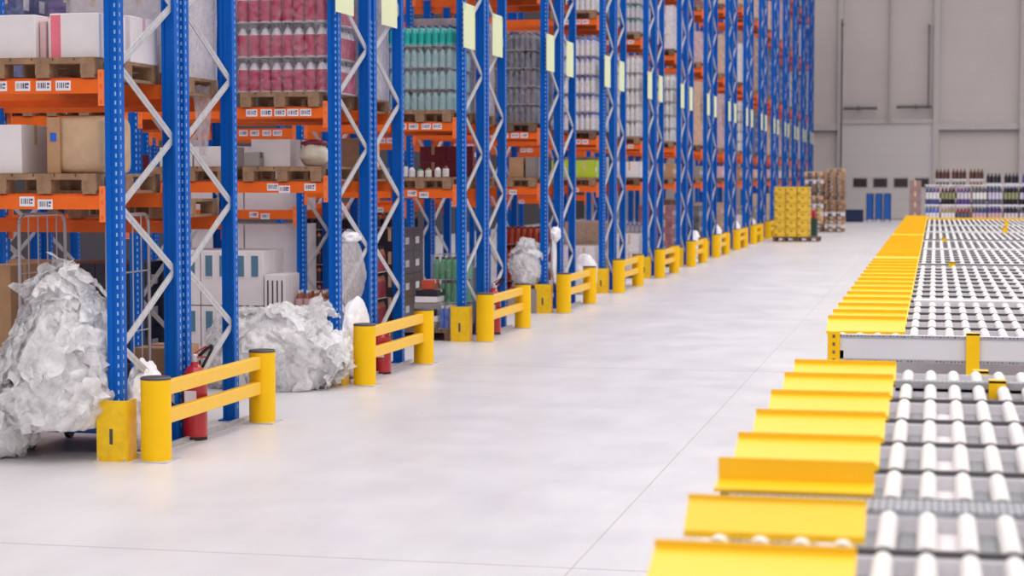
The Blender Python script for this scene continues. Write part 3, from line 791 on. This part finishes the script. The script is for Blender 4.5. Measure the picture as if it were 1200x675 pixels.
# ---- far rows, same idea: what stands at the aisle end of each level
KINDS = {
 'lilac bottles': ('bottles', ['b_violet', 'b_white', 'b_violet', 'b_blue']), 'white bottles': ('bottles', ['b_white', 'b_white', 'b_white', 'b_white']),
 'pale green bottles': ('bottles', ['b_paleteal', 'b_clear', 'b_paleteal', 'b_green']), 'white cartons': ('cartons', 'white'), 'tan cartons': ('cartons', 'tan'),
 'peach cartons': ('cartons', 'peach'), 'brown cartons': ('cartons', 'carton'), 'pink cartons': ('cartons', 'b_pinkish'), 'lime cartons': ('cartons', 'lime'),
 'maroon cartons': ('cartons', 'b_maroon'), 'grey cartons': ('cartons', 'grey_box'), 'dark cartons': ('cartons', 'b_dark'), 'navy cartons': ('cartons', 'b_navy'),
}
LNAME = ['floor', 'lowest beam level', 'second beam level', 'third beam level', 'fourth beam level', 'top beam level']
def place(k, lv, z, zmax, kind, back=False, frac=1.0, wrap=True):
    yc = by(k) if back else fy(k)
    near = k < 6
    side = 'rear' if back else 'front'
    where = '%s of the %s rack, %s half' % (LNAME[lv], ORD[k], side)
    pallet(XA, yc, z, 'wooden pallet on the ' + where, near and not back, 'wood' if (k+lv) % 3 else 'wood_dark')
    h = max(.12, min((zmax - z - PH - .16)*frac, 2.0)); t, mm = KINDS[kind]
    lab = 'load of %s on the %s' % (kind, where)
    if t == 'bottles':
        n = max(1, int(h/.27)); bottle_load('bottle_load', XA-.37, XA+.39, yc-.54, yc+.54, z+PH, n, h/n-.012, 8, lab, mm, 'loads at the rack ends', wrap, near=near and not back)
    else:
        n = max(1, int(h/.3)); carton_load('carton_load', XA-.38, XA+.39, yc-.54, yc+.54, z+PH, h, 2, 3, n, lab, mm, 'loads at the rack ends', wrap, near=near and not back)

plan = {4: [('white cartons', .45), ('lime cartons', .75), ('lilac bottles', .97), ('white bottles', .9)],
        5: [('white cartons', .5), ('white cartons', .8), ('white bottles', .96), ('pale green bottles', .9)],
        6: [('maroon cartons', .85), ('brown cartons', .8), ('white bottles', .9), ('white cartons', .95)],
        7: [('dark cartons', .8), ('grey cartons', .7), ('peach cartons', .96), ('pink cartons', .75), ('maroon cartons', .5)],
        8: [('brown cartons', .8), ('pink cartons', .8), ('pink cartons', .9), ('tan cartons', .7), ('peach cartons', .6)],
        9: [('white cartons', .5), ('brown cartons', .7), ('white bottles', .9), ('white cartons', .6), ('tan cartons', .6)]}
kk = list(KINDS)
pool = ['white cartons', 'tan cartons', 'white bottles', 'lilac bottles', 'pink cartons', 'peach cartons', 'grey cartons', 'navy cartons', 'maroon cartons', 'brown cartons']
for k in range(2, NROW):
    lv = [0] + levels(k, 0, 0)
    for i, z in enumerate(lv):
        zm = lv[i+1] - .11 if i+1 < len(lv) else min(HT, z + 1.9)
        if k >= 4:
            if k in plan and i < len(plan[k]): kd, fr = plan[k][i]
            else: kd, fr = random.choice(pool), random.uniform(.6, .95)
            place(k, i, z, zm, kd, False, fr, wrap=i != 1)
        if k < 4 and i < 3: continue
        if i in (0, 1) and k > 9: continue
        if k >= 4 or i >= 3:
            place(k, i, z, zm, random.choice(pool), True, random.uniform(.6, .95), wrap=i != 1)
        if k < 4 and i >= 3: place(k, i, z, zm, random.choice(pool), False, .6)
for k, seed in ((4, 61), (7, 62), (8, 63), (9, 64), (10, 65)):
    lump('plastic_sack', (-5.83, Yk(k)+.7 if k > 4 else Yk(k)-.3, .28), (.17, .26, .36), 'white_bag', 'white film sack on the floor at the end of the %s rack row' % ORD[k], 'sack',
         'white sacks at the rack feet', 0) if False else tag(lump('plastic_sack', (-5.9, Yk(k)-.32, .3), (.2, .22, .38), 'white_bag', sub=4, seed=seed, amp=.16, flat=-.3),
         'white film sack on the floor before the %s rack row' % ORD[k], 'sack', 'white sacks at the rack feet')

# ------------------------------------------------------------------ yellow crates and stacked pallets at the far end
def crate_mesh():
    w, d, h = .357, .395, .262; b = MB(); t = .012
    b.box(-w/2, w/2, -d/2, d/2, 0, .012)
    for s in (-1, 1):
        b.box(-w/2, w/2, s*d/2-(t if s > 0 else 0), s*d/2+(t if s < 0 else 0), 0, h)
        b.box(s*w/2-(t if s > 0 else 0), s*w/2+(t if s < 0 else 0), -d/2, d/2, 0, h)
        b.box(-w/2-.004, w/2+.004, s*d/2-.008, s*d/2+.008, h-.03, h)
        b.box(s*w/2-.008, s*w/2+.008, -d/2, d/2, h-.03, h)
        for zz in (.06, .12): b.box(-w/2, w/2, s*d/2-.004, s*d/2+.004, zz, zz+.008)
        b.box(-.04, .04, s*(d/2+.0025)-.002, s*(d/2+.0025)+.002, .17, .2, 1)
        b.box(s*(w/2+.0025)-.002, s*(w/2+.0025)+.002, -.06, .06, .16, .205, 1)
        for xx in (-.12, .12): b.box(xx-.03, xx+.03, s*(d/2+.002)-.002, s*(d/2+.002)+.002, .05, .09, 1) if (xx*s > 0) else None
    return b.mesh('plastic_crate', ['crate', 'wood_dark'])
CRATE = crate_mesh()
cx, cy = -4.5, 61.3
pallet(-4.66, cy+.58, 0, 'wooden pallet under the left half of the yellow crates', m='wood_dark', group='pallets under the yellow crates').scale = (.9, 1, 1)
pallet(-3.94+.02, cy+.58, 0, 'wooden pallet under the right half of the yellow crates', m='wood_dark', group='pallets under the yellow crates').scale = (.9, 1, 1)
COLS = ('left', 'middle', 'right')
for l in range(6):
    for i in range(3):
        for j in range(3):
            if j > 0 and i < 2 and l < 5: continue
            o = bpy.data.objects.new('plastic_crate', CRATE); C.objects.link(o)
            o.location = (-4.8+.36*i, cy+.2+.4*j, PH+.264*l)
            rowt = ('front', 'second', 'rear')[j]
            tag(o, 'yellow plastic crate, %s column of the %s row, %s from the bottom' % (COLS[i], rowt, ORD[l]), 'crate', 'yellow crates stacked on a pallet')

def far_stack(x0, x1, y0, y1, n, mm, label, hstep=.15):
    root = empty('pallet_stack', ((x0+x1)/2, (y0+y1)/2, 0), label, 'stack', 'stacks beside the far door')
    w, d = x1-x0, y1-y0
    for i in range(n):
        r = random.Random(i*7+int(x0*10)); ox, oy = r.uniform(-.04, .04), r.uniform(-.04, .04)
        b = MB(); z = i*hstep
        b.box(ox-w/2, ox+w/2, oy-d/2, oy+d/2, z+hstep*.72, z+hstep-.003)
        for xx in (-w/2, -.06, w/2-.12): b.box(ox+xx, ox+xx+.12, oy-d/2, oy+d/2, z, z+hstep*.72, 0)
        b.build('stacked_pallet', mm[r.randrange(len(mm))], root)
far_stack(-4.75, -4.06, 72.4, 73.5, 15, ['wood', 'peach', 'tan', 'wood_dark', 'white'], 'left stack of worn wooden pallets at the far rack end')
far_stack(-4.02, -3.3, 72.4, 73.5, 15, ['wood', 'carton', 'white', 'wood_dark'], 'middle stack of worn wooden pallets at the far rack end')
far_stack(-4.3, -3.62, 78.5, 79.5, 16, ['wood', 'tan', 'white', 'carton'], 'right rear stack of worn wooden pallets near the door')
carton(-4.15, -3.95, 66.5, 67.2, 0, .62, 'teal green bin behind the yellow crates', 'green_dark', 'green_dark', name='storage_bin')
carton(-4.14, -4.0, 66.6, 66.9, .63, .9, 'small red box on the teal bin', 'red', 'red')
def trolley(x, label):
    t = empty('platform_trolley', (x, 90, 0), label, 'trolley', 'blue trolleys by the door')
    MB().box(-.17,.17,-.04,.04,.12,1.28).build('platform', 'blue_plastic', t, bevel=.01)
    MB().tube([(-.15,-.08,.1),(-.15,-.08,1.3),(.15,-.08,1.3),(.15,-.08,.1)], .018).build('handle', 'navy_plastic', t)
    for sx in (-.13, .13): MB().cyl((sx-.02,0,.06), (sx+.02,0,.06), .06, n=12).build('wheel', 'black', t)
for i, x in enumerate((-2.92, -2.52, -2.14)): trolley(x, 'blue platform trolley stood on end by the door, %s of three' % COLS[i])
for i, x in enumerate((-3.95, -3.65, -3.36)):
    b = MB().box(-.14,.14,-.2,.2,0,.02)
    for s in (-1, 1): b.box(-.14,.14,s*.2-.012,s*.2+.012,0,.56); b.box(s*.14-.012,s*.14+.012,-.2,.2,0,.56)
    b.box(-.16,.16,-.225,-.2,.5,.57); o = b.build('storage_bin', 'navy_plastic', loc=(x, 89.6, 0))
    tag(o, 'dark blue bin on the floor by the door, %s of three' % COLS[i], 'bin', 'dark blue bins by the door')

# ------------------------------------------------------------------ gravity flow racks on the right
ZS = 1.0
XL, XP = -.67, -.175          # aisle end of the lanes, inner edge of the yellow plates
ROLLER = {}
def roller_mesh(L):
    if L not in ROLLER:
        ROLLER[L] = MB().cyl((0, .012, 0), (0, L-.012, 0), .029, n=12).cyl((0, 0, 0), (0, L, 0), .008, n=6).mesh('roller', ['roller'])
    return ROLLER[L]
def plate_mesh(w, dep, rise, up, lip):
    b = MB(); t = .006
    prof = [(0, -lip), (0, 0), (dep, rise), (dep, rise+up)]
    pts = prof + [(y+t, z-(t if i in (1, 2) else 0)) for i, (y, z) in list(enumerate(prof))[::-1]]
    b.extr_x(pts, 0, w)
    return b
def lane(root, y0, dep, x1, ind, plate, raised=0):
    """one roller lane running away from the aisle; returns the lane part"""
    ln = MB().box(XL+.02, x1, y0+.004, y0+.02, ZS-.075, ZS-.004).box(XL+.02, x1, y0+dep-.02, y0+dep-.004, ZS-.075, ZS-.004).box(XL+.02, x1, y0+.004, y0+.02, ZS-.004, ZS+.013, 1).build('roller_lane', ['galv_plain', 'steel_dark'], root)
    tr = MB().box(XL+.02, x1, y0+.022, y0+dep-.022, ZS-.055, ZS-.047)
    for i in range(int((x1-XL-.2)/.112)):
        if i % 3 != 2 or i % 7 == 1: MB.box(tr, XL+.128+i*.112, XL+.186+i*.112, y0+.17, y0+dep-.06, ZS-.047, ZS-.041, 1)
    tr.build('mesh_tray', ['white', 'pan'], ln)
    n = int((x1-XL-.08)/.112)
    me = roller_mesh(round(dep-.05, 3))
    if ind:
        for i in range(n): inst('roller', me, ln, (XL+.1+i*.112, y0+.025, ZS-.01))
    else:
        b = MB()
        for i in range(n): b.box(XL+.08+i*.112, XL+.13+i*.112, y0+.026, y0+dep-.026, ZS-.04, ZS+.01)
        o = b.build('roller_bed', 'roller', ln); o['kind'] = 'stuff'
    if plate: 
        py, pd, rise, up, lip = plate
        plate_mesh(XP-XL, pd, rise, up, lip).build('entry_plate', 'yellow_plate', root, (XL, y0+py, ZS+.026))
    return ln
def cross_beam(root, y, x0, x1, h, m='galv_plain', dep=.06, top=ZS+.02):
    b = MB().box(x0, x1, y, y+dep, top-h, top)
    b.box(x0, x1, y-.004, y, top-.02, top, 1).box(x0, x1, y-.004, y, top-h, top-h+.02, 1)
    return b.build('cross_beam', [m, 'perf'], root)
def post(root, x, y, z1=ZS+.04, w=.075, dp=.07):
    p = MB().box(x-w/2, x+w/2, y, y+dp, .01, z1)
    zz = .1
    while zz < z1-.02: p.box(x-.008, x+.008, y-.002, y, zz, zz+.02, 1); zz += .05
    p = p.build('post', ['yellow', 'wood_dark'], root)
    MB().box(x-.07, x+.07, y-.03, y+dp+.03, 0, .01).build('base_plate', 'galv', p)
def clamp(root, x, y, z0=ZS-.22, z1=ZS+.03):
    MB().box(x-.04, x+.04, y-.03, y-.004, z0, z1).box(x-.04, x+.04, y-.03, y+.09, z1-.01, z1).build('beam_bracket', 'yellow', root)

fa = empty('flow_rack', (0, 0, 0), 'nearest roller flow rack with yellow entry plates, bottom right', 'flow rack', 'roller flow racks along the right')
X1 = 1.15
LA = [(4.4, .74), (5.16, .62), (6.0, .58), (6.6, .68), (7.3, .68), (8.0, .73), (8.75, .63), (9.4, .66)]
PLA = [(.12, .17, .06, .02, .02), (.1, .1, .07, .015, .02), (.0, .13, .01, .07, .012)] + [(.0, .16, .06, .02, .02)]*5
for (yy, dp), pl in zip(LA, PLA): lane(fa, yy, dp, X1, True, pl)
lane(fa, 3.6, .7, X1, True, None)
MB().box(XL+.05, X1, 5.78, 5.98, ZS-.03, ZS+.015).build('cross_beam', 'perf', fa)
MB().box(XP-.0, X1, 9.36, 9.44, ZS-.02, ZS+.03).build('cross_beam', 'perf', fa)
for yy in (3.7, 5.86, 10.1):
    for xx in (XL+.1, X1-.1): post(fa, xx, yy, ZS-.08)
for xx in (XL+.1, X1-.1): MB().box(xx-.02, xx+.02, 3.7, 10.15, ZS-.16, ZS-.08).build('side_beam', 'galv_plain', fa)
clamp(fa, .3, 9.36, ZS-.1, ZS+.04)
clamp(fa, .24, 10.13, ZS-.3, ZS+.01)

def unit(y0, n, pitch, x1, label, ind, beams, clamps, drop=.17):
    r = empty('flow_rack', (0, 0, 0), label, 'flow rack', 'roller flow racks along the right')
    cross_beam(r, y0, XL+.02, x1, drop)
    post(r, XL+.06, y0-.02)
    for xx in clamps: clamp(r, xx, y0-.004, ZS-drop-.08, ZS+.04)
    for i in range(n):
        yy = y0+.09+i*pitch
        lane(r, yy, pitch-.02, x1, ind, (.12 if i == 0 else .02, .2, .065, .02, .02))
    for yb in beams: MB().box(XP+.02, x1, yb, yb+.24, ZS-.02, ZS+.03).build('cross_beam', 'galv_plain', r)
    ye = y0+.09+n*pitch
    for xx in (XL+.1, x1-.1):
        MB().box(xx-.02, xx+.02, y0, ye, ZS-.16, ZS-.08).build('side_beam', 'galv_plain', r)
        post(r, xx, ye-.1, ZS-.08)
    post(r, x1-.1, y0-.02)
    return r
rb = unit(12.2, 14, .71, 1.75, 'second roller flow rack with grey front beam and yellow end post', True, (15.6,), (.24,))
rc_ = unit(22.6, 12, .71, 2.3, 'third roller flow rack behind the second one', True, (27.2,), (.2,), .15)
rd = unit(31.8, 21, .74, 3.4, 'farthest roller flow rack before the bottle stacks', False, (36, 41), (.15, 1.5), .15)
clamp(rd, 1.25, 36, ZS-.05, ZS+.12); clamp(rd, 1.45, 41, ZS-.05, ZS+.12)
MB().box(-.2, 3.4, 47.45, 47.6, ZS-.1, ZS+.05).build('end_rail', 'yellow', rd)

# ------------------------------------------------------------------ drinks stacked beyond the flow racks
def tier_mesh(w, d, h, mats, nx):
    b = MB(); r = w/nx/2; ny = int(d/(2*r))
    for i in range(nx):
        for j in range(ny):
            if j == 0 or i in (0, nx-1) or j == ny-1:
                b.lathe([(r*.9,.02),(r*.95,.05),(r*.95,h*.3),(r*.95,h*.62),(r*.5,h*.8),(r*.35,h*.85),(r*.35,h*.93)], (-w/2+r+2*r*i, -d/2+r+2*r*j, 0), 8, [0,0,1,0,0,2])
    b.box(-w/2, w/2, -d/2, d/2, 0, .02, 3); b.box(-w/2-.01, w/2+.01, -d/2-.01, d/2+.01, h-.03, h, 3)
    return b.mesh('bottle_tier', mats)
def drinks(x0, w, y, z0, h, tiers, mats, label, nx=4, d=.8, cap=None):
    r = empty('drinks_stack', (x0+w/2, y, 0), label, 'drinks stack', 'drinks stacks beyond the flow racks')
    MB().box(-w/2, w/2, -d/2, d/2, .1, z0).box(-w/2, w/2, -d/2, -d/2+.1, 0, .1).box(-w/2, w/2, d/2-.1, d/2, 0, .1).build('pallet_base', 'wood_dark', r)
    for t in range(tiers): inst('bottle_tier', tier_mesh(w-.02, d, h, mats[t % len(mats)], nx), r, (0, 0, z0+t*h))
    if cap:
        for i in range(nx):
            MB().lathe(bottle_prof(.05, .3), n=8).build('loose_bottle', cap, r, (-w/2+w*(i+.5)/nx, -d/2+.15+.1*(i % 2), z0+tiers*h))
T = lambda a, b, c='b_white', s='galv_plain': [a, b, c, s]
names = [('navy and white', [T('b_navy','b_white'), T('b_blue','b_white','b_green')]), ('green and cream', [T('b_dark','b_olive'), T('b_olive','b_white')]),
         ('plum and grey', [T('b_plum','b_clear'), T('b_maroon','b_smoke')]), ('blue-grey', [T('b_smoke','b_white'), T('b_navy','b_pinkish')]),
         ('rose', [T('b_smoke','b_violet'), T('b_plum','b_pinkish')]), ('black and silver', [T('b_dark','b_olive'), T('b_dark','b_clear')]),
         ('violet and silver', [T('b_dark','b_violet'), T('b_smoke','b_clear')]), ('mixed dark', [T('b_dark','b_white'), T('b_navy','b_white')]),
         ('olive', [T('b_olive','b_dark'), T('b_dark','b_white')])]
for i, (nm, mm) in enumerate(names):
    drinks(-.26+i*.4, .39, 52, .24, .53, 3, mm, 'stack of %s bottle packs, %s from the left beyond the flow racks' % (nm, ORD[i]))
for i, (x, mm, cp) in enumerate(((.0, T('b_dark','b_pinkish'), 'b_tops'), (.42, T('b_dark','b_pinkish'), 'b_tops'), (.86, T('b_brown','b_olive'), 'b_tops'), (1.3, T('b_navy','b_smoke'), 'b_dark'),
                             (1.75, T('b_navy','b_smoke'), 'b_dark'), (2.2, T('b_navy','b_smoke'), 'b_navy'))):
    drinks(x*1.12, .42, 58, .24, .58 if i < 3 else .54, 3, [mm], 'taller back stack with %s bottles on top, %s from the left' % (('brown', 'dark')[i > 2], ORD[i]), cap=cp)
carton_load('carton_stack', -.66, -.36, 51.4, 52.2, 0, 1.95, 1, 2, 7, 'narrow stack of pinkish cartons left of the bottle stacks', 'stack_box', near=True, wrap=False)

# ------------------------------------------------------------------ camera and light
cam = bpy.data.cameras.new('camera'); co = bpy.data.objects.new('camera', cam); C.objects.link(co)
f = 2250.
ph = math.atan(128.5/f); th = math.atan(496/f*math.cos(ph))
co.location = (0, 0, 2.0); co.rotation_euler = (PI/2 - ph, 0, th)
cam.sensor_width = 36; cam.lens = f/1200*36; cam.clip_end = 300; cam.clip_start = .1
cam.dof.use_dof = True; cam.dof.focus_distance = 15.; cam.dof.aperture_fstop = 2.7
bpy.context.scene.camera = co

wd = bpy.data.worlds.new('world'); bpy.context.scene.world = wd; wd.use_nodes = True
nt = wd.node_tree; bgd = nt.nodes['Background']; bgd.inputs['Strength'].default_value = 1.0
tc = nt.nodes.new('ShaderNodeTexCoord'); sp = nt.nodes.new('ShaderNodeSeparateXYZ'); rp = nt.nodes.new('ShaderNodeValToRGB')
nt.links.new(tc.outputs['Generated'], sp.inputs[0]); nt.links.new(sp.outputs['Z'], rp.inputs['Fac']); nt.links.new(rp.outputs['Color'], bgd.inputs['Color'])
rp.color_ramp.elements[0].position = 0; rp.color_ramp.elements[0].color = (.2, .193, .196, 1)
rp.color_ramp.elements[1].position = .8; rp.color_ramp.elements[1].color = (1.27, 1.23, 1.245, 1)
def area(name, loc, sx, sy, e, col=(1, .98, .97)):
    l = bpy.data.lights.new(name, 'AREA'); l.shape = 'RECTANGLE'; l.size = sx; l.size_y = sy; l.energy = e; l.color = col
    o = bpy.data.objects.new(name, l); C.objects.link(o); o.location = loc; return o
area('aisle_lamps', (-2.8, 35, 12), 3, 70, 900)
area('flow_rack_lamps', (2.5, 30, 12), 3, 60, 700)
vs = bpy.context.scene.view_settings
bpy.context.scene.display_settings.display_device = 'sRGB'
vs.view_transform = 'Standard'; vs.look = 'None'; vs.exposure = .3; vs.gamma = 1; vs.use_curve_mapping = False
